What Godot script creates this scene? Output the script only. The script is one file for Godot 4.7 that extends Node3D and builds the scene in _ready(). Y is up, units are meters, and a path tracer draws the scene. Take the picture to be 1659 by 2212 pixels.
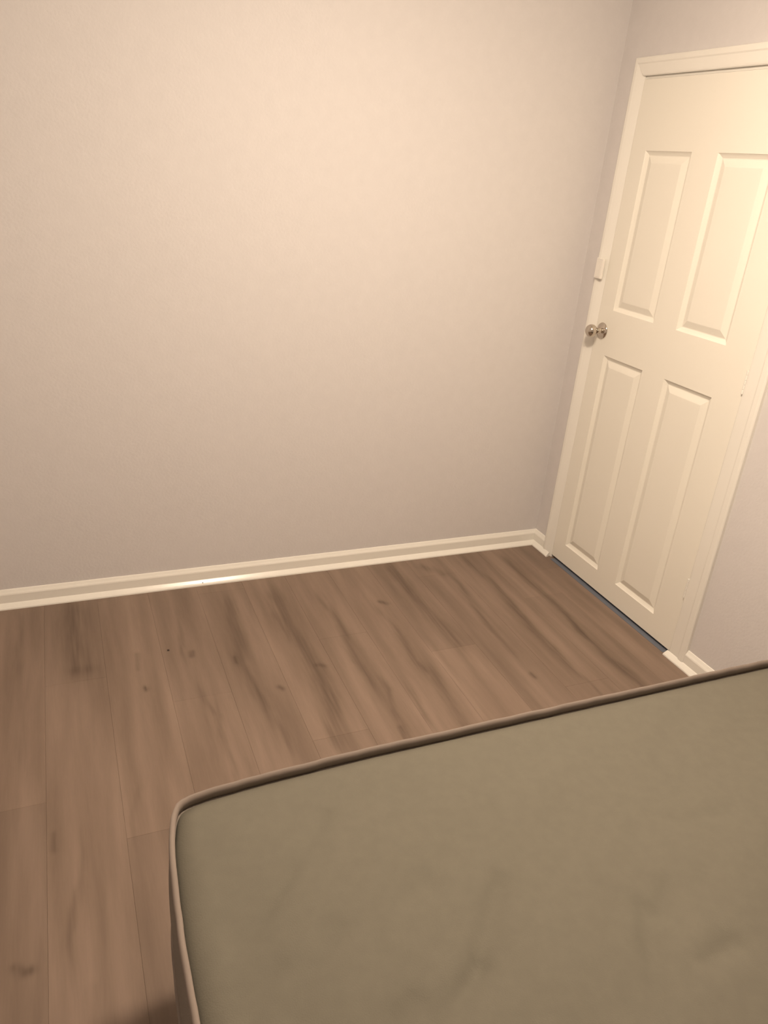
extends Node3D

# Bedroom corner: back wall at z = 0, door wall at x = 0, floor at y = 0 (metres).
const ROOM_X0 := -3.05
const ROOM_Z1 := 4.05
const ROOM_H := 2.46
const DOOR_Z0 := 0.160      # lock edge of the door leaf
const DOOR_Z1 := 0.990      # hinge edge
const DOOR_Y0 := 0.014
const DOOR_Y1 := 2.030

# heartwood figure and knots printed on the oak-look planks: width mm, strength %, then x, z points in mm
const STREAKS := [
	[46, 14, -823, 91, -803, 199, -812, 362, -807, 507, -791, 676],
	[22, 12, -431, 111, -418, 279, -417, 464, -433, 625, -433, 823],
	[27, 14, -238, 157, -244, 323, -235, 495],
	[24, 10, -999, 420, -988, 559, -1003, 760, -969, 845, -988, 1010, -989, 1119],
	[34, 10, -658, 101, -604, 176],
	[18, 8, -571, 291, -587, 404, -614, 626, -618, 794],
	[9, 10, -1162, 883, -1185, 1000],
	[9, 14, -1198, 1077, -1202, 1131],
	[9, 9, -1090, 918, -1092, 1040],
	[22, -7, -915, 733, -902, 1053],
	[48, 14, -1389, 204, -1399, 325, -1392, 475, -1378, 583, -1369, 714, -1369, 844, -1414, 1035],
	[22, 11, -1199, 272, -1195, 414, -1196, 529, -1215, 688, -1205, 800],
	[39, 11, -1576, 211, -1584, 317, -1594, 464],
	[25, 10, -1616, 601, -1600, 764, -1585, 888, -1567, 1015],
	[11, 14, -1772, 482, -1775, 505],
	[17, 9, -1782, 754, -1746, 852, -1756, 1010, -1750, 1111],
	[60, 13, -2148, 99, -2160, 265, -2153, 466],
	[32, 6, -2168, 486, -2109, 489],
	[22, 8, -2336, 103, -2344, 398],
	[22, 6, -2321, 586, -2327, 827],
	[17, 9, -1782, 250, -1801, 474],
	[12, 8, -1957, 445, -1966, 533],
	[9, 20, -1948, 645, -1946, 653],
	[13, 9, -2177, 1290, -2184, 1350, -2216, 1528],
	[9, 16, -2329, 1549, -2315, 1567, -2297, 1566],
	[7, 8, -2241, 1194, -2242, 1246],
	[17, 6, -2174, 1650, -2178, 1723],
	[20, 14, -244, 632, -255, 741],
	[17, 10, -255, 741, -256, 949, -238, 1013],
	[16, 9, -439, 524, -444, 804, -442, 961, -430, 1057],
	[12, 16, -612, 947, -609, 966],
	[10, 16, -968, 333, -947, 353],
	[11, 13, -1358, 680, -1338, 692],
	[9, 14, -1522, 765, -1515, 775],
	[14, 10, -1633, 556, -1634, 585],
	[12, 5, -2018, 1092, -2050, 1222],
	[16, 8, -268, 1001, -248, 1124]]
# shallow creases of the mattress cover: depth mm, then x, z points in mm
const CREASES := [
	[3, -1617, 2031, -1665, 2059],
	[3, -1492, 2067, -1544, 2115, -1605, 2183],
	[4, -1606, 2201, -1656, 2227, -1700, 2252],
	[3, -1501, 2086, -1563, 2159, -1641, 2232, -1670, 2263],
	[3, -1219, 2175, -1270, 2218],
	[4, -1287, 2196, -1336, 2285, -1397, 2359],
	[4, -1189, 2304, -1256, 2314],
	[4, -1732, 1833, -1807, 1912, -1891, 1999, -1947, 2048],
	[3, -1720, 2213, -1754, 2233],
	[3, -1894, 2097, -1943, 2124, -1967, 2158],
	[3, -1795, 2065, -1858, 2121, -1894, 2173],
	[2, -1109, 2060, -984, 2080]]

var rng := RandomNumberGenerator.new()
var M := {}

# ---------------------------------------------------------------- helpers
func meta(o: Node, label: String, category := "", kind := "", group := "") -> Node:
	if label != "": o.set_meta("label", label)
	if category != "": o.set_meta("category", category)
	if kind != "": o.set_meta("kind", kind)
	if group != "": o.set_meta("group", group)
	return o

func node(called: String, parent: Node = self, at := Vector3.ZERO) -> Node3D:
	var o := Node3D.new()
	o.name = called
	parent.add_child(o, true)
	o.position = at
	return o

func begin() -> SurfaceTool:
	var st := SurfaceTool.new()
	st.begin(Mesh.PRIMITIVE_TRIANGLES)
	return st

func commit(st: SurfaceTool, called: String, mat: Material, parent: Node = self) -> MeshInstance3D:
	var o := MeshInstance3D.new()
	o.name = called
	o.mesh = st.commit()
	o.material_override = mat
	parent.add_child(o, true)
	return o

func tri(st: SurfaceTool, a: Vector3, b: Vector3, c: Vector3, n: Vector3) -> void:
	if (b - a).cross(c - a).dot(n) > 0.0:
		var t := b
		b = c
		c = t
	for p in [a, b, c]:
		st.set_normal(n)
		st.add_vertex(p)

func quad(st: SurfaceTool, a: Vector3, b: Vector3, c: Vector3, d: Vector3, out: Vector3) -> void:
	var n := (c - a).cross(d - b).normalized()
	if n.dot(out) < 0.0: n = -n
	tri(st, a, b, c, n)
	tri(st, a, c, d, n)

func tri_s(st: SurfaceTool, p: Array, n: Array) -> void:
	var av: Vector3 = n[0] + n[1] + n[2]
	var ix := [0, 1, 2]
	if (p[1] - p[0]).cross(p[2] - p[0]).dot(av) > 0.0: ix = [0, 2, 1]
	for i in ix:
		st.set_normal(n[i])
		st.add_vertex(p[i])

func box(st: SurfaceTool, lo: Vector3, hi: Vector3) -> void:
	var p := []
	for i in 8:
		p.append(Vector3(hi.x if i & 1 else lo.x, hi.y if i & 2 else lo.y, hi.z if i & 4 else lo.z))
	quad(st, p[0], p[1], p[3], p[2], Vector3.FORWARD)
	quad(st, p[4], p[5], p[7], p[6], Vector3.BACK)
	quad(st, p[0], p[2], p[6], p[4], Vector3.LEFT)
	quad(st, p[1], p[3], p[7], p[5], Vector3.RIGHT)
	quad(st, p[0], p[1], p[5], p[4], Vector3.DOWN)
	quad(st, p[2], p[3], p[7], p[6], Vector3.UP)

# box with chamfered edges on every side (c = chamfer)
func soft_box(st: SurfaceTool, lo: Vector3, hi: Vector3, c: float) -> void:
	var m := (lo + hi) * 0.5
	var h := (hi - lo) * 0.5
	for ax in 3:
		var b := (ax + 1) % 3
		var d := (ax + 2) % 3
		for s in [-1.0, 1.0]:
			var pts := []
			for k in [[-1, -1], [1, -1], [1, 1], [-1, 1]]:
				var v := Vector3.ZERO
				v[ax] = s * h[ax]
				v[b] = k[0] * (h[b] - c)
				v[d] = k[1] * (h[d] - c)
				pts.append(m + v)
			var o := Vector3.ZERO
			o[ax] = s
			quad(st, pts[0], pts[1], pts[2], pts[3], o)
			for s2 in [-1.0, 1.0]:
				var e := []
				for k in [-1, 1]:
					var v1 := Vector3.ZERO
					v1[ax] = s * h[ax]; v1[b] = s2 * (h[b] - c); v1[d] = k * (h[d] - c)
					var v2 := Vector3.ZERO
					v2[ax] = s * (h[ax] - c); v2[b] = s2 * h[b]; v2[d] = k * (h[d] - c)
					e.append([m + v1, m + v2])
				var o2 := Vector3.ZERO
				o2[ax] = s
				o2[b] = s2
				quad(st, e[0][0], e[0][1], e[1][1], e[1][0], o2)
	for sx in [-1.0, 1.0]:
		for sy in [-1.0, 1.0]:
			for sz in [-1.0, 1.0]:
				var s3 := Vector3(sx, sy, sz)
				var a := m + s3 * Vector3(h.x, h.y - c, h.z - c)
				var b3 := m + s3 * Vector3(h.x - c, h.y, h.z - c)
				var c3 := m + s3 * Vector3(h.x - c, h.y - c, h.z)
				tri(st, a, b3, c3, s3.normalized())

# joins two cross-sections of the same point count into a bar with end caps
func bar(st: SurfaceTool, A: Array, B: Array) -> void:
	var ca := Vector3.ZERO
	var cb := Vector3.ZERO
	for p in A: ca += p / A.size()
	for p in B: cb += p / B.size()
	var n := A.size()
	for i in n:
		var j := (i + 1) % n
		var mid: Vector3 = (A[i] + A[j]) * 0.5 - ca
		quad(st, A[i], A[j], B[j], B[i], mid)
	for i in range(1, n - 1):
		var na: Vector3 = (A[i] - A[0]).cross(A[i + 1] - A[0]).normalized()
		if na.dot(ca - cb) < 0: na = -na
		tri(st, A[0], A[i], A[i + 1], na)
		var nb: Vector3 = (B[i] - B[0]).cross(B[i + 1] - B[0]).normalized()
		if nb.dot(cb - ca) < 0: nb = -nb
		tri(st, B[0], B[i], B[i + 1], nb)

# surface of revolution; profile of (along, radius), axis from origin o along unit vector ax
func lathe(st: SurfaceTool, prof: Array, o: Vector3, ax: Vector3, seg := 40) -> void:
	var e1 := ax.cross(Vector3(0.31, 0.9, 0.17)).normalized()
	var e2 := ax.cross(e1)
	var nr := []
	for i in prof.size():
		var a: Vector2 = prof[max(i - 1, 0)]
		var b: Vector2 = prof[min(i + 1, prof.size() - 1)]
		var t := (b - a).normalized()
		nr.append(Vector2(-t.y, t.x))
	for i in prof.size() - 1:
		for k in seg:
			var P := []
			var N := []
			for q in [[i, k], [i + 1, k], [i + 1, k + 1], [i, k + 1]]:
				var th: float = TAU * q[1] / seg
				var rd := e1 * cos(th) + e2 * sin(th)
				var pf: Vector2 = prof[q[0]]
				P.append(o + ax * pf.x + rd * pf.y)
				var nn: Vector2 = nr[q[0]]
				N.append((ax * nn.x + rd * nn.y).normalized())
			tri_s(st, [P[0], P[1], P[2]], [N[0], N[1], N[2]])
			tri_s(st, [P[0], P[2], P[3]], [N[0], N[2], N[3]])

func std(c: Color, rough: float, spec := 0.5) -> StandardMaterial3D:
	var m := StandardMaterial3D.new()
	m.albedo_color = c
	m.roughness = rough
	m.metallic_specular = spec
	return m

func noise_normal(freq: float, strength: float, seed_: int, size := 512) -> NoiseTexture2D:
	var f := FastNoiseLite.new()
	f.seed = seed_
	f.frequency = freq
	f.fractal_octaves = 4
	var t := NoiseTexture2D.new()
	t.width = size
	t.height = size
	t.seamless = true
	t.as_normal_map = true
	t.bump_strength = strength
	t.noise = f
	return t

func noise_tone(freq: float, lo: float, seed_: int, size := 512) -> NoiseTexture2D:
	var f := FastNoiseLite.new()
	f.seed = seed_
	f.frequency = freq
	f.fractal_octaves = 5
	var g := Gradient.new()
	g.set_color(0, Color(lo, lo, lo))
	g.set_color(1, Color(1, 1, 1))
	var t := NoiseTexture2D.new()
	t.width = size
	t.height = size
	t.seamless = true
	t.noise = f
	t.color_ramp = g
	return t

func triplanar(m: StandardMaterial3D, scale: float) -> void:
	m.uv1_triplanar = true
	m.uv1_world_triplanar = true
	m.uv1_scale = Vector3.ONE * scale

# ---------------------------------------------------------------- materials
func make_materials() -> void:
	var wall := std(Color(0.842, 0.828, 0.824), 0.62, 0.35)
	wall.albedo_texture = noise_tone(0.012, 0.985, 11)
	wall.normal_enabled = true
	wall.normal_texture = noise_normal(0.06, 3.0, 5)
	wall.normal_scale = 0.12
	triplanar(wall, 2.2)
	M.wall = wall
	M.ceiling = std(Color(0.93, 0.92, 0.905), 0.8, 0.3)
	var trim := std(Color(0.925, 0.915, 0.885), 0.2, 0.5)
	trim.normal_enabled = true
	trim.normal_texture = noise_normal(0.05, 2.0, 9)
	trim.normal_scale = 0.05
	triplanar(trim, 5.0)
	M.trim = trim
	var door := std(Color(0.925, 0.912, 0.87), 0.42, 0.45)
	door.normal_enabled = true
	door.normal_texture = noise_normal(0.05, 2.0, 17)
	door.normal_scale = 0.06
	triplanar(door, 4.0)
	M.door = door
	M.plastic = std(Color(0.93, 0.915, 0.885), 0.35, 0.5)
	var nickel := std(Color(0.80, 0.765, 0.72), 0.14)
	nickel.metallic = 1.0
	M.nickel = nickel
	M.gap = std(Color(0.17, 0.15, 0.13), 0.9, 0.2)
	M.tape = std(Color(0.42, 0.44, 0.48), 0.7, 0.3)
	M.subfloor = std(Color(0.42, 0.35, 0.29), 0.9, 0.2)
	var cloth := std(Color(0.432, 0.416, 0.372), 0.92, 0.2)
	cloth.albedo_texture = noise_tone(0.02, 0.965, 31)
	cloth.normal_enabled = true
	cloth.normal_texture = noise_normal(0.25, 4.0, 33)
	cloth.normal_scale = 0.12
	triplanar(cloth, 2.5)
	M.cloth = cloth
	var border := std(Color(0.50, 0.465, 0.43), 0.9, 0.2)
	border.normal_enabled = true
	border.normal_texture = noise_normal(0.2, 4.0, 41)
	border.normal_scale = 0.25
	triplanar(border, 3.0)
	M.border = border
	M.base = std(Color(0.20, 0.16, 0.13), 0.6, 0.4)
	M.piping = std(Color(0.52, 0.475, 0.44), 0.75, 0.3)
	M.glass = std(Color(0.95, 0.94, 0.90), 0.4)
	M.floor = floor_material()

# one grain map for the whole floor, 2.5 mm per pixel, addressed by x and z
const FX0 := -3.05
const FW := 1240
const FH := 820
func floor_material() -> StandardMaterial3D:
	var figure := PackedFloat32Array()
	figure.resize(FW * FH)
	var wob := FastNoiseLite.new()
	wob.seed = 3
	wob.frequency = 0.02
	var fibre := FastNoiseLite.new()
	fibre.seed = 6
	fibre.frequency = 0.16
	fibre.fractal_octaves = 2
	for s in STREAKS:
		var w: float = maxf(s[0] / 2.5 * 0.68, 4.0)
		var dep: float = s[1] / 100.0
		var n: int = (s.size() - 2) / 2
		var pts := []
		for i in n: pts.append(Vector2((s[2 + i * 2] / 1000.0 - FX0) * 400.0, s[3 + i * 2] / 1000.0 * 400.0))
		var lo: Vector2 = pts[0]
		var hi: Vector2 = pts[0]
		for q in pts:
			lo = lo.min(q)
			hi = hi.max(q)
		var lng := 70.0 if hi.y - lo.y > 40.0 else w * 2.4
		for y in range(maxi(0, int(lo.y - lng)), mini(FH, int(hi.y + lng))):
			for x in range(maxi(0, int(lo.x - w * 3.0)), mini(FW, int(hi.x + w * 3.0))):
				var p := Vector2(x + wob.get_noise_2d(x * 2.0, y * 0.6) * 4.0, y)
				var best := 1e9
				for i in n - 1:
					var c := Geometry2D.get_closest_point_to_segment(p, pts[i], pts[i + 1])
					var d := p - c
					var e := (d.x / w) * (d.x / w) + (d.y / (lng * 0.5)) * (d.y / (lng * 0.5))
					best = minf(best, e)
				if best < 6.0:
					# heartwood figure: fibres of uneven tone, feathered along the grain
					var fib := fibre.get_noise_2d(x * 1.0, y * 0.05) + 0.6 * fibre.get_noise_2d(x * 0.4 + 300.0, y * 0.03)
					figure[y * FW + x] += dep * exp(-best) * clampf(1.0 + fib * 0.65, 0.4, 1.5)
	# the one speck of dirt
	for y in range(178, 182):
		for x in range(479, 482): figure[y * FW + x] = 0.6
	var g1 := FastNoiseLite.new()
	g1.seed = 21
	g1.frequency = 0.05
	g1.fractal_octaves = 3
	var g2 := FastNoiseLite.new()
	g2.seed = 22
	g2.frequency = 0.5
	g2.fractal_octaves = 2
	var img := Image.create(FW, FH, true, Image.FORMAT_RGB8)
	for y in FH:
		for x in FW:
			var a := g1.get_noise_2d(x * 0.55, y * 0.045)
			var b := g2.get_noise_2d(x * 1.0, y * 0.05)
			var v := 0.90 + a * 0.11 + b * 0.018 - figure[y * FW + x] * 0.92
			v = clampf(v, 0.1, 1.0)
			var t := 1.0 - v
			img.set_pixel(x, y, Color(v, v * (1.0 - t * 0.05), v * (1.0 - t * 0.14)))
	img.generate_mipmaps()
	var m := std(Color(0.560, 0.486, 0.432), 0.5, 0.35)
	m.albedo_texture = ImageTexture.create_from_image(img)
	return m

# ---------------------------------------------------------------- setting
func build_shell() -> void:
	var t := 0.12
	var st := begin()
	box(st, Vector3(ROOM_X0 - t, -0.02, -t), Vector3(t, ROOM_H, 0))
	meta(commit(st, "wall_back", M.wall), "plain pale grey painted wall above the long white baseboard", "wall", "structure")
	st = begin()
	box(st, Vector3(0, -0.02, 0), Vector3(t, ROOM_H, 0.135))
	box(st, Vector3(0, 2.057, 0.135), Vector3(t, ROOM_H, 1.012))
	box(st, Vector3(0, -0.02, 1.012), Vector3(t, ROOM_H, ROOM_Z1))
	meta(commit(st, "wall_right", M.wall), "pale grey painted wall around the white panelled door", "wall", "structure")
	st = begin()
	box(st, Vector3(ROOM_X0 - t, -0.02, 0), Vector3(ROOM_X0, ROOM_H, ROOM_Z1))
	meta(commit(st, "wall_left", M.wall), "plain pale grey painted wall opposite the door", "wall", "structure")
	st = begin()
	box(st, Vector3(ROOM_X0 - t, -0.02, ROOM_Z1), Vector3(t, ROOM_H, ROOM_Z1 + t))
	meta(commit(st, "wall_front", M.wall), "plain pale grey painted wall facing the long baseboard wall", "wall", "structure")
	st = begin()
	box(st, Vector3(ROOM_X0 - t, ROOM_H, -t), Vector3(t, ROOM_H + 0.1, ROOM_Z1 + t))
	meta(commit(st, "ceiling", M.ceiling), "plain white ceiling above the bedroom", "ceiling", "structure")

func plank_mesh(x0: float, x1: float, z0: float, z1: float) -> ArrayMesh:
	var st := begin()
	var c := 0.0004
	var g := 0.00012
	var a := [Vector3(x0 + g, -c, z0 + g), Vector3(x1 - g, -c, z0 + g), Vector3(x1 - g, -c, z1 - g), Vector3(x0 + g, -c, z1 - g)]
	var b := [Vector3(x0 + g + c, 0, z0 + g + c), Vector3(x1 - g - c, 0, z0 + g + c), Vector3(x1 - g - c, 0, z1 - g - c), Vector3(x0 + g + c, 0, z1 - g - c)]
	var faces := [[b[0], b[1], b[2], b[3], Vector3.UP]]
	for i in 4:
		var j := (i + 1) % 4
		var o: Vector3 = (a[i] + a[j]) * 0.5 - (a[0] + a[2]) * 0.5
		o.y = 0
		o = o.normalized()
		faces.append([a[i], a[j], b[j], b[i], (o + Vector3.UP).normalized()])
		var dn := Vector3(0, -0.006, 0)
		faces.append([a[i], a[j], a[j] + dn, a[i] + dn, o])
	for f in faces:
		var n: Vector3 = f[4]
		for tr in [[0, 1, 2], [0, 2, 3]]:
			var ix: Array = tr
			if (f[ix[1]] - f[ix[0]]).cross(f[ix[2]] - f[ix[0]]).dot(n) > 0.0: ix = [tr[0], tr[2], tr[1]]
			for i in ix:
				var p: Vector3 = f[i]
				st.set_normal(n)
				st.set_uv(Vector2((p.x - FX0) / (FW * 0.0025), p.z / (FH * 0.0025)))
				st.add_vertex(p)
	st.generate_tangents()
	return st.commit()

func build_floor() -> void:
	var fl := node("floor")
	meta(fl, "grey-brown oak-look vinyl plank floor running up to the long baseboard", "floor", "structure")
	var st := begin()
	box(st, Vector3(ROOM_X0 - 0.12, -0.10, -0.12), Vector3(0.6, -0.007, ROOM_Z1 + 0.12))
	commit(st, "subfloor", M.subfloor, fl)
	# seams read off the floor; one end joint of each column
	var seams := [-3.05, -3.03, -2.838, -2.645, -2.452, -2.260, -2.067, -1.873, -1.680, -1.490, -1.300, -1.105, -0.915, -0.724, -0.533, -0.342, -0.150, 0.10]
	var joints := [0.8, 0.3, 0.9, 0.35, 1.075, 0.55, 1.267, 0.745, 1.31, 1.055, 0.53, 1.22, 0.719, 0.186, 1.051, 0.47, 0.262]
	var mats := []
	for k in 5:
		var m: StandardMaterial3D = M.floor.duplicate()
		var f: float = [0.965, 0.985, 1.0, 1.015, 1.03][k]
		m.albedo_color = Color(M.floor.albedo_color.r * f, M.floor.albedo_color.g * f, M.floor.albedo_color.b * f)
		mats.append(m)
	rng.seed = 77
	for i in seams.size() - 1:
		var x0: float = seams[i]
		var x1: float = seams[i + 1]
		var z: float = joints[i]
		while z > 0.0: z -= 1.22
		var k := 0
		while z < ROOM_Z1:
			var za := maxf(z, 0.0)
			var zb := minf(z + 1.22, ROOM_Z1)
			if zb - za > 0.002:
				var o := MeshInstance3D.new()
				o.name = "plank"
				o.mesh = plank_mesh(x0, x1, za, zb)
				var tone := rng.randi_range(1, 3)
				if i == 4 and z > 1.0: tone = 0
				if i == 6 and z > 1.2: tone = 0
				if i == 12: tone = 1 if z < 0.7 else 4
				o.material_override = mats[tone]
				fl.add_child(o, true)
			z += 1.22
			k += 1

# baseboard and shoe sections, (distance from wall, height)
const BOARD := [Vector2(0, 0), Vector2(0.013, 0), Vector2(0.013, 0.056), Vector2(0.0115, 0.0605), Vector2(0.008, 0.066), Vector2(0.0035, 0.0745), Vector2(0, 0.0755)]
const SHOE := [Vector2(0.013, 0), Vector2(0.0290, 0), Vector2(0.0290, 0.0035), Vector2(0.0280, 0.0062), Vector2(0.0240, 0.0112), Vector2(0.0180, 0.0180), Vector2(0.0150, 0.0210), Vector2(0.013, 0.0222)]

func sect_back(prof: Array, x: float, mitre: bool) -> Array:
	var r := []
	for q in prof: r.append(Vector3(x - (q.x if mitre else 0.0), q.y, q.x))
	return r

func sect_right(prof: Array, z: float, mitre: bool, lean := 0.0) -> Array:
	var r := []
	for q in prof: r.append(Vector3(-q.x, q.y, z + (q.x if mitre else 0.0) + lean * q.x))
	return r

func build_baseboards() -> void:
	var b := node("baseboard_back")
	meta(b, "long white glossy baseboard with shoe moulding along the blank wall", "baseboard", "structure")
	var st := begin()
	bar(st, sect_back(BOARD, ROOM_X0, false), sect_back(BOARD, 0.0, true))
	commit(st, "board", M.trim, b)
	st = begin()
	bar(st, sect_back(SHOE, ROOM_X0, false), sect_back(SHOE, 0.0, true))
	commit(st, "shoe_moulding", M.trim, b)
	st = begin()
	soft_box(st, Vector3(-1.652, 0.0125, 0.0245), Vector3(-1.648, 0.0155, 0.0265), 0.0006)
	meta(commit(st, "paint_chip", M.gap, b), "tiny dark chip in the white paint")
	var c := node("baseboard_corner")
	meta(c, "short white baseboard return between the room corner and the door casing", "baseboard", "structure")
	st = begin()
	bar(st, sect_right(BOARD, 0.0, true), sect_right(BOARD, 0.1005, false))
	commit(st, "board", M.trim, c)
	st = begin()
	bar(st, sect_right(SHOE, 0.0, true), sect_right(SHOE, 0.150, false, 0.25))
	commit(st, "shoe_moulding", M.trim, c)
	var r := node("baseboard_right")
	meta(r, "white baseboard running from the hinge side of the door behind the mattress", "baseboard", "structure")
	st = begin()
	bar(st, sect_right(BOARD, 1.0765, false), sect_right(BOARD, ROOM_Z1, false))
	commit(st, "board", M.trim, r)
	st = begin()
	bar(st, sect_right(SHOE, 0.996, false, -0.35), sect_right(SHOE, ROOM_Z1, false))
	commit(st, "shoe_moulding", M.trim, r)

# casing section: (0 = inner edge .. 1 = outer edge, thickness)
const CASING := [Vector2(0.0, -0.001), Vector2(0.0, 0.0075), Vector2(0.05, 0.0100), Vector2(0.14, 0.0112), Vector2(0.62, 0.0135), Vector2(0.70, 0.0160), Vector2(0.90, 0.0162), Vector2(0.97, 0.0145), Vector2(1.0, 0.0115), Vector2(1.0, -0.001)]

const CASING_THIN := [Vector2(0.0, -0.001), Vector2(0.0, 0.0005), Vector2(0.03, 0.0013), Vector2(0.14, 0.0040), Vector2(0.45, 0.0110), Vector2(0.70, 0.0155), Vector2(0.90, 0.0162), Vector2(0.97, 0.0145), Vector2(1.0, 0.0115), Vector2(1.0, -0.001)]

func build_trim() -> void:
	var t := node("trim_1")
	meta(t, "white moulded casing framing the panelled door", "door casing", "structure")
	var li := 0.1585
	var lo := 0.1015
	var ri := 0.9935
	var ro := 1.0765
	var ti := 2.0405
	var to := 2.103
	var a := []
	var b := []
	for q in CASING_THIN:
		var z: float = lerpf(li, lo, q.x)
		a.append(Vector3(-q.y, 0.0, z))
		b.append(Vector3(-q.y, lerpf(ti, to, q.x), z))
	var st := begin()
	bar(st, a, b)
	commit(st, "casing", M.trim, t)
	a = []
	b = []
	for q in CASING:
		var z: float = lerpf(ri, ro, q.x)
		a.append(Vector3(-q.y, 0.0, z))
		b.append(Vector3(-q.y, lerpf(ti, to, q.x), z))
	st = begin()
	bar(st, a, b)
	commit(st, "casing", M.trim, t)
	a = []
	b = []
	for q in CASING:
		a.append(Vector3(-q.y, lerpf(ti, to, q.x), lerpf(li, lo, q.x)))
		b.append(Vector3(-q.y, lerpf(ti, to, q.x), lerpf(ri, ro, q.x)))
	st = begin()
	bar(st, a, b)
	commit(st, "casing", M.trim, t)
	# jamb boards lining the opening
	st = begin()
	box(st, Vector3(0.0, -0.006, 0.136), Vector3(0.119, 2.041, DOOR_Z0 - 0.0008))
	commit(st, "jamb", M.trim, t)
	st = begin()
	box(st, Vector3(0.0, -0.006, DOOR_Z1 + 0.0028), Vector3(0.119, 2.041, 1.011))
	commit(st, "jamb", M.trim, t)
	st = begin()
	box(st, Vector3(0.0, 2.0415, 0.136), Vector3(0.119, 2.056, 1.011))
	commit(st, "jamb", M.trim, t)
	# stops behind the leaf
	st = begin()
	box(st, Vector3(0.041, 0.0, DOOR_Z0 - 0.002), Vector3(0.07, 2.041, DOOR_Z0 + 0.010))
	box(st, Vector3(0.041, 0.0, DOOR_Z1 - 0.010), Vector3(0.07, 2.041, DOOR_Z1 + 0.0025))
	box(st, Vector3(0.041, DOOR_Y1 - 0.010, DOOR_Z0 + 0.010), Vector3(0.07, 2.041, DOOR_Z1 - 0.010))
	box(st, Vector3(0.006, DOOR_Y1 + 0.0015, DOOR_Z0), Vector3(0.041, 2.041, DOOR_Z1))
	commit(st, "door_stop", M.trim, t)

func rect(z0: float, z1: float, y0: float, y1: float, inset: float, x: float) -> Array:
	return [Vector3(x, y0 + inset, z0 + inset), Vector3(x, y0 + inset, z1 - inset), Vector3(x, y1 - inset, z1 - inset), Vector3(x, y1 - inset, z0 + inset)]

func build_door() -> void:
	var d := node("door_1")
	meta(d, "white four-panel interior door with a round nickel knob", "door", "structure")
	var us := [[0.2444, 0.4902], [0.6152, 0.862]]
	var vs := [[0.1066, 1.0079], [1.1931, 1.7897]]
	# stiles, rails and edges of the leaf
	var st := begin()
	var zs := [DOOR_Z0, us[0][0], us[0][1], us[1][0], us[1][1], DOOR_Z1]
	var ys := [DOOR_Y0, vs[0][0], vs[0][1], vs[1][0], vs[1][1], DOOR_Y1]
	for i in 5:
		for j in 5:
			if i % 2 == 1 and j % 2 == 1: continue
			quad(st, Vector3(0, ys[j], zs[i]), Vector3(0, ys[j], zs[i + 1]), Vector3(0, ys[j + 1], zs[i + 1]), Vector3(0, ys[j + 1], zs[i]), Vector3.LEFT)
	var f := rect(DOOR_Z0, DOOR_Z1, DOOR_Y0, DOOR_Y1, 0.0, 0.0)
	var bk := rect(DOOR_Z0, DOOR_Z1, DOOR_Y0, DOOR_Y1, 0.0, 0.036)
	var outs := [Vector3.DOWN, Vector3.BACK, Vector3.UP, Vector3.FORWARD]
	for i in 4: quad(st, f[i], f[(i + 1) % 4], bk[(i + 1) % 4], bk[i], outs[i])
	quad(st, bk[0], bk[1], bk[2], bk[3], Vector3.RIGHT)
	commit(st, "leaf", M.door, d)
	# moulded raised panels
	var prof := [[0.0, 0.0], [0.0025, 0.0030], [0.0075, 0.0065], [0.0130, 0.0095], [0.0150, 0.0105], [0.0180, 0.0105], [0.0200, 0.0098], [0.0400, 0.0030], [0.0430, 0.0024]]
	for u in us:
		for v in vs:
			st = begin()
			for k in prof.size() - 1:
				var a := rect(u[0], u[1], v[0], v[1], prof[k][0], prof[k][1])
				var b := rect(u[0], u[1], v[0], v[1], prof[k + 1][0], prof[k + 1][1])
				for i in 4: quad(st, a[i], a[(i + 1) % 4], b[(i + 1) % 4], b[i], Vector3.LEFT)
			var c := rect(u[0], u[1], v[0], v[1], 0.0430, 0.0024)
			quad(st, c[0], c[1], c[2], c[3], Vector3.LEFT)
			commit(st, "panel", M.door, d)
	# knob
	var kb := node("door_knob", d)
	meta(kb, "round satin nickel knob on a domed rose")
	var o := Vector3(0.0, 1.102, 0.2015)
	st = begin()
	lathe(st, [Vector2(0, 0.0), Vector2(0.0, 0.0330), Vector2(0.002, 0.0338), Vector2(0.004, 0.0330), Vector2(0.0065, 0.0300), Vector2(0.0095, 0.0240), Vector2(0.0125, 0.0165), Vector2(0.014, 0.0115), Vector2(0.015, 0.0)], o, Vector3.LEFT)
	commit(st, "rose", M.nickel, kb)
	st = begin()
	lathe(st, [Vector2(0.012, 0.0135), Vector2(0.016, 0.0118), Vector2(0.024, 0.0105), Vector2(0.030, 0.0110), Vector2(0.036, 0.0140)], o, Vector3.LEFT)
	commit(st, "shank", M.nickel, kb)
	st = begin()
	var pr := []
	for i in 25:
		var th := PI * i / 24.0
		var r := 0.0262 * sin(th)
		var al := 0.0565 - 0.0240 * cos(th)
		pr.append(Vector2(al, r))
	lathe(st, pr, o, Vector3.LEFT)
	commit(st, "knob_head", M.nickel, kb)
	# painted hinges in the joint
	for y in [0.262, 1.06, 1.83]:
		var h := node("hinge", d)
		st = begin()
		for k in 5:
			var y0: float = y - 0.002 + k * 0.0162
			lathe(st, [Vector2(0, 0), Vector2(0, 0.0036), Vector2(0.0008, 0.0042), Vector2(0.0147, 0.0042), Vector2(0.0155, 0.0036), Vector2(0.0155, 0)], Vector3(-0.0058, y0, DOOR_Z1 - 0.0005), Vector3.UP, 14)
		commit(st, "knuckle", M.trim, h)

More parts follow.
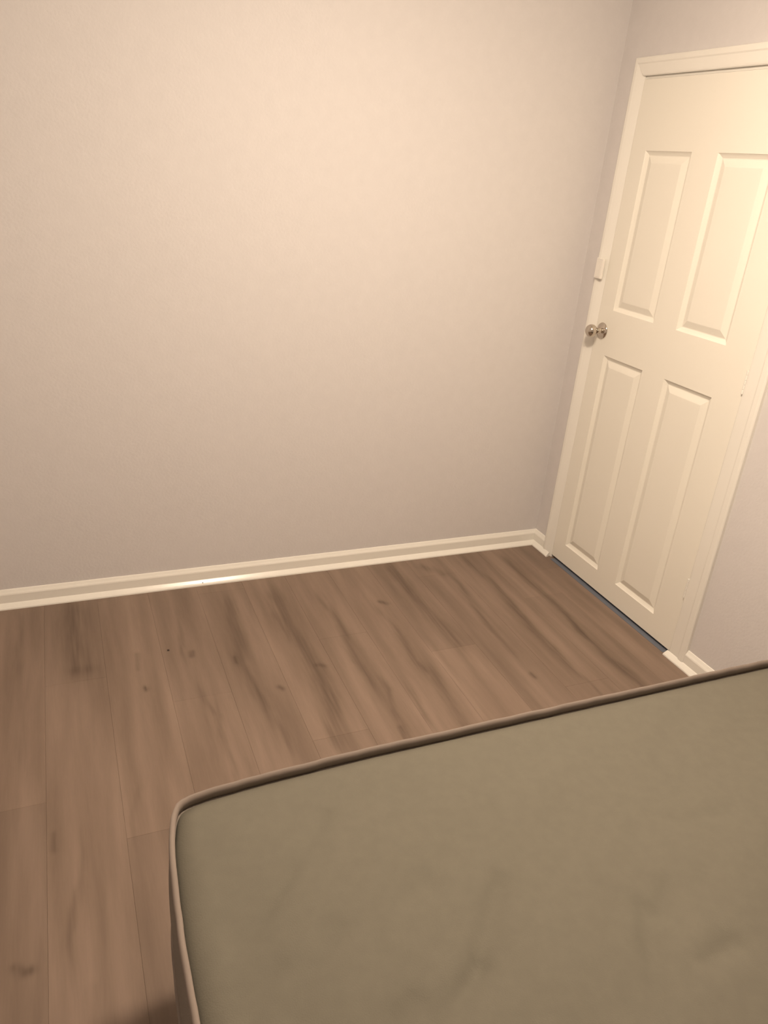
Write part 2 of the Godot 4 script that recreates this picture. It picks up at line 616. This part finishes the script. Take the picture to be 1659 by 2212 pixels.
func build_fittings() -> void:
	var o := node("casing_fitting", self, Vector3(-0.016, 1.304, 0.136))
	meta(o, "small white rectangular fitting on the door casing above the knob", "fitting")
	var st := begin()
	soft_box(st, Vector3(-0.0125, 0, -0.0225), Vector3(0.0, 0.080, 0.0205), 0.0016)
	commit(st, "body", M.plastic, o)
	st = begin()
	soft_box(st, Vector3(-0.0137, 0.006, -0.017), Vector3(-0.0125, 0.074, 0.015), 0.0005)
	commit(st, "cover", M.plastic, o)
	st = begin()
	soft_box(st, Vector3(-0.019, 0.0, 0.1785), Vector3(0.055, 0.0016, 0.9745), 0.0005)
	meta(commit(st, "threshold_strip", M.tape), "thin blue-grey strip on the floor under the panelled door", "threshold strip")

# ---------------------------------------------------------------- mattress
const BX0 := -2.022
const BX1 := -0.035
const BZ0 := 1.696
const BZ1 := 3.07
# shape of a corner: offsets from the ideal corner along and across
const CORNER := [Vector2(0.44, 0.0), Vector2(0.334, 0.003), Vector2(0.237, 0.006), Vector2(0.171, 0.009), Vector2(0.117, 0.0135), Vector2(0.072, 0.0185), Vector2(0.050, 0.0235), Vector2(0.039, 0.0285), Vector2(0.0335, 0.0345), Vector2(0.027, 0.046), Vector2(0.020, 0.070), Vector2(0.011, 0.121), Vector2(0.006, 0.188), Vector2(0.002, 0.26), Vector2(0.0, 0.325)]

func mattress_edges() -> Array:
	# four edge curves: back (z0), front (z1) run with x; left (x0), right (x1) run with z
	var along := []
	var down := []
	var ci := 8
	for i in range(ci, -1, -1): along.append(CORNER[i])
	for i in range(ci, CORNER.size()): down.append(CORNER[i])
	var back := []
	for q in along: back.append(Vector2(BX0 + q.x, BZ0 + q.y))
	for i in range(along.size() - 1, -1, -1): back.append(Vector2(BX1 - along[i].x, BZ0 + along[i].y))
	var left := []
	for q in down: left.append(Vector2(BX0 + q.x, BZ0 + q.y))
	for i in range(down.size() - 1, -1, -1): left.append(Vector2(BX0 + down[i].x, BZ1 - down[i].y))
	var front := []
	for q in back: front.append(Vector2(q.x, BZ0 + BZ1 - q.y))
	var right := []
	for q in left: right.append(Vector2(BX0 + BX1 - q.x, q.y))
	return [smooth_curve(back), smooth_curve(front), smooth_curve(left), smooth_curve(right)]

func smooth_curve(pts: Array) -> Curve2D:
	var c := Curve2D.new()
	c.bake_interval = 0.004
	for i in pts.size():
		var t := Vector2.ZERO
		var la := 0.0
		var lb := 0.0
		if i > 0 and i < pts.size() - 1:
			t = (pts[i + 1] - pts[i - 1]).normalized()
			la = (pts[i] - pts[i - 1]).length() / 3.0
			lb = (pts[i + 1] - pts[i]).length() / 3.0
		c.add_point(pts[i], -t * la, t * lb)
	return c

func on(c: Curve2D, t: float) -> Vector2:
	return c.sample_baked(c.get_baked_length() * t, true)

func spread(n: int, length: float) -> Array:
	# parameters 0..1, finer at both ends
	var fine := [0.0, 0.0016, 0.004, 0.007, 0.011, 0.016, 0.022, 0.029, 0.037, 0.046, 0.056]
	var r := []
	for f in fine: r.append(f / length)
	for i in range(1, n): r.append(lerpf(0.056, length - 0.056, float(i) / n) / length)
	for i in range(fine.size() - 1, -1, -1): r.append(1.0 - fine[i] / length)
	return r

func build_mattress() -> void:
	var o := node("mattress")
	meta(o, "bare grey-green mattress with piped edges in the corner by the door", "mattress")
	var E := mattress_edges()
	var hp := 0.548            # height of the piping
	var hb := 0.300            # underside
	# closed outline, evenly sampled
	var loop := []
	var steps := [[E[0], false], [E[3], false], [E[1], true], [E[2], true]]
	for s in steps:
		var n := 150 if s[0] == E[0] or s[0] == E[1] else 110
		for i in n:
			var t := float(i) / n
			loop.append(on(s[0], 1.0 - t if s[1] else t))
	var N := loop.size()
	var nor := []
	for i in N:
		var tg: Vector2 = (loop[(i + 1) % N] - loop[(i - 1 + N) % N]).normalized()
		nor.append(Vector2(tg.y, -tg.x))
	for r in 2:
		var sm := []
		for i in N: sm.append((nor[i] * 2.0 + nor[(i + 1) % N] + nor[(i - 1 + N) % N]).normalized())
		nor = sm
	var wav := FastNoiseLite.new()
	wav.seed = 8
	wav.frequency = 3.0
	# top panel
	var us := spread(150, BX1 - BX0)
	var vs := spread(110, BZ1 - BZ0)
	var lines := []
	for c in CREASES:
		var pts := []
		for i in (c.size() - 1) / 2: pts.append(Vector2(c[1 + i * 2], c[2 + i * 2]) / 1000.0)
		lines.append([c[0] / 1000.0, pts])
	var fold := FastNoiseLite.new()
	fold.seed = 12
	fold.frequency = 2.6
	fold.fractal_octaves = 3
	var P := []
	for j in vs.size():
		var row := []
		for i in us.size():
			var u: float = us[i]
			var v: float = vs[j]
			var b := on(E[0], u)
			var f := on(E[1], u)
			var l := on(E[2], v)
			var r := on(E[3], v)
			var q := b.lerp(f, v) + l.lerp(r, u) - ((on(E[0], 0).lerp(on(E[0], 1), u)).lerp(on(E[1], 0).lerp(on(E[1], 1), u), v))
			# the cover stops short of the piping, leaving a seam
			var gx := 0.0045
			var gz := 0.0045
			q.x += gx * (1.0 - 2.0 * u)
			q.y += gz * (1.0 - 2.0 * v)
			var sx := minf(u, 1.0 - u) * (BX1 - BX0)
			var sz := minf(v, 1.0 - v) * (BZ1 - BZ0)
			var roll_x := 1.0 - pow(1.0 - minf(sx / 0.055, 1.0), 2.0)
			var roll_z := 1.0 - pow(1.0 - minf(sz / 0.05, 1.0), 1.6)
			var y := hp - 0.021 + 0.021 * roll_x * roll_z
			y += 0.012 * smoothstep(0.02, 0.40, minf(sx, sz))
			var amt := smoothstep(0.02, 0.12, minf(sx, sz))
			y += amt * 0.0090 * fold.get_noise_2d((q.x * 0.8 + q.y) * 1.3, (q.y - q.x * 0.8) * 0.5)
			for ln in lines:
				var best := 1e9
				for k in ln[1].size() - 1:
					best = minf(best, q.distance_squared_to(Geometry2D.get_closest_point_to_segment(q, ln[1][k], ln[1][k + 1])))
				if best < 0.008: y -= amt * ln[0] * 2.0 * exp(-best / (0.015 * 0.015))
			row.append(Vector3(q.x, y, q.y))
		P.append(row)
	var st := begin()
	var nu := us.size()
	var nv := vs.size()
	for j in nv:
		for i in nu:
			var dx: Vector3 = P[j][mini(i + 1, nu - 1)] - P[j][maxi(i - 1, 0)]
			var dz: Vector3 = P[mini(j + 1, nv - 1)][i] - P[maxi(j - 1, 0)][i]
			st.set_normal(dz.cross(dx).normalized())
			st.add_vertex(P[j][i])
	for j in nv - 1:
		for i in nu - 1:
			var a := j * nu + i
			for k in [a, a + 1, a + nu + 1, a, a + nu + 1, a + nu]: st.add_index(k)
	commit(st, "top_panel", M.cloth, o)
	# border: seam floor, side, underside
	var ring := func(off: float, y: float) -> Array:
		var r := []
		for i in N: r.append(Vector3(loop[i].x + nor[i].x * off, y, loop[i].y + nor[i].y * off))
		return r
	var prof := [[-0.012, hp - 0.0225], [0.000, hp - 0.0225], [0.0035, hp - 0.014]]
	for k in range(1, 12):
		var t := k / 12.0
		prof.append([0.004 + 0.005 * sin(PI * t), lerpf(hp - 0.012, hb + 0.012, t)])
	prof.append([0.004, hb + 0.012])
	prof.append([-0.04, hb])
	var rings := []
	for q in prof: rings.append(ring.call(q[0], q[1]))
	st = begin()
	for k in prof.size():
		for i in N:
			var a: Array = prof[maxi(k - 1, 0)]
			var b: Array = prof[mini(k + 1, prof.size() - 1)]
			var t := Vector2(b[0] - a[0], b[1] - a[1]).normalized()
			st.set_normal(Vector3(nor[i].x * -t.y, t.x, nor[i].y * -t.y).normalized())
			st.add_vertex(rings[k][i])
	for k in prof.size() - 1:
		for i in N:
			var j := (i + 1) % N
			for ix in [k * N + i, (k + 1) * N + i, (k + 1) * N + j, k * N + i, (k + 1) * N + j, k * N + j]: st.add_index(ix)
	var side := commit(st, "border", M.border, o)
	meta(side, "darker grey-brown border fabric")
	st = begin()
	var mid := Vector3((BX0 + BX1) * 0.5, hb, (BZ0 + BZ1) * 0.5)
	for i in N: tri(st, rings[-1][i], rings[-1][(i + 1) % N], mid, Vector3.DOWN)
	commit(st, "bottom_panel", M.border, o)
	build_bed_base(hb)
	# piping, top and bottom
	for e in [[0.0, hp - 0.0075, 0.0056, 0.0140], [0.0045, hb + 0.0065, 0.0055, 0.0062]]:
		st = begin()
		var sg := 12
		for i in N:
			var wob: float = 0.0012 * wav.get_noise_2d(loop[i].x * 4.0, loop[i].y * 4.0)
			for k in sg:
				var th := TAU * k / sg
				var dir := Vector3(nor[i].x * cos(th), sin(th), nor[i].y * cos(th))
				var c := Vector3(loop[i].x + nor[i].x * (e[0] + wob), e[1] + wob, loop[i].y + nor[i].y * (e[0] + wob))
				st.set_normal(dir)
				var rx: float = e[2] * lerpf(0.42, 1.0, absf(nor[i].x))
				st.add_vertex(c + Vector3(dir.x * rx, dir.y * e[3], dir.z * rx))
		for i in N:
			var j := (i + 1) % N
			for k in sg:
				var k2 := (k + 1) % sg
				for ix in [i * sg + k, j * sg + k, j * sg + k2, i * sg + k, j * sg + k2, i * sg + k2]: st.add_index(ix)
		meta(commit(st, "piping", M.piping, o), "pale corded piping")

func build_bed_base(top: float) -> void:
	var o := node("bed_base")
	meta(o, "dark slim bed base standing under the bare mattress", "bed base")
	var st := begin()
	soft_box(st, Vector3(BX0 + 0.07, 0.16, BZ0 + 0.07), Vector3(BX1 - 0.05, top - 0.0005, BZ1 - 0.05), 0.012)
	commit(st, "frame", M.base, o)
	for x in [BX0 + 0.16, (BX0 + BX1) * 0.5, BX1 - 0.14]:
		for z in [BZ0 + 0.16, BZ1 - 0.14]:
			st = begin()
			lathe(st, [Vector2(0, 0), Vector2(0, 0.018), Vector2(0.002, 0.020), Vector2(0.16, 0.028), Vector2(0.16, 0)], Vector3(x, 0.0, z), Vector3.UP, 20)
			commit(st, "leg", M.base, o)

# ---------------------------------------------------------------- lamp
const LAMP := Vector3(-1.20, 2.46, 1.57)
const LAMP_COL := Color(1.0, 0.914, 0.820)
func build_lamp() -> void:
	var o := node("ceiling_light", self, LAMP)
	meta(o, "round flush ceiling light with a warm glowing dome", "ceiling light")
	var st := begin()
	lathe(st, [Vector2(0.0, 0.0), Vector2(0.0, 0.150), Vector2(0.004, 0.155), Vector2(0.020, 0.155), Vector2(0.024, 0.150), Vector2(0.024, 0.0)], Vector3.ZERO, Vector3.DOWN, 48)
	commit(st, "base", M.nickel, o)
	st = begin()
	var pr := []
	for i in 15:
		var th := PI * 0.5 * i / 14.0
		pr.append(Vector2(0.024 + 0.085 * sin(th), 0.143 * cos(th)))
	lathe(st, pr, Vector3.ZERO, Vector3.DOWN, 48)
	var gm := std(Color(0.95, 0.93, 0.88), 0.35)
	gm.emission_enabled = true
	gm.emission = LAMP_COL
	gm.emission_energy_multiplier = 1.6
	commit(st, "dome", gm, o)
	var l := OmniLight3D.new()
	l.name = "light"
	o.add_child(l)
	l.position = Vector3(0, -0.165, 0)
	l.light_color = LAMP_COL
	l.light_energy = LAMP_E
	l.light_size = 0.16
	l.omni_range = 12.0
	l.omni_attenuation = 2.0
	l.shadow_enabled = true
	var a := AreaLight3D.new()
	a.name = "down_light"
	o.add_child(a)
	a.position = Vector3(0, -0.114, 0)
	a.rotation_degrees = Vector3(-90, 0, 0)
	a.area_size = Vector2(0.25, 0.25)
	a.light_color = LAMP_COL
	a.light_energy = LAMP_DOWN
	a.area_range = 12.0
	a.shadow_enabled = true
const LAMP_E := 1.42
const LAMP_DOWN := 1.75

func _ready() -> void:
	# camera
	var cam := Camera3D.new()
	cam.name = "camera"
	add_child(cam)
	cam.transform = Transform3D(Basis(Vector3(0.92266633, 0.08157004, 0.37687287), Vector3(0.08897267, 0.90595961, -0.41390947), Vector3(-0.37519421, 0.41543172, 0.82864093)), Vector3(-2.1153, 1.6631, 2.8204))
	cam.fov = 68.0
	cam.near = 0.02
	cam.current = true
	var we := WorldEnvironment.new()
	we.name = "environment"
	var env := Environment.new()
	env.background_mode = Environment.BG_COLOR
	env.background_color = Color(0, 0, 0)
	env.tonemap_mode = Environment.TONE_MAPPER_LINEAR
	env.tonemap_exposure = 1.24
	env.sdfgi_enabled = true
	env.ssao_enabled = true
	env.ssil_enabled = true
	we.environment = env
	add_child(we)

	make_materials()
	build_lamp()
	build_shell()
	build_floor()
	build_baseboards()
	build_trim()
	build_door()
	build_mattress()
	build_fittings()
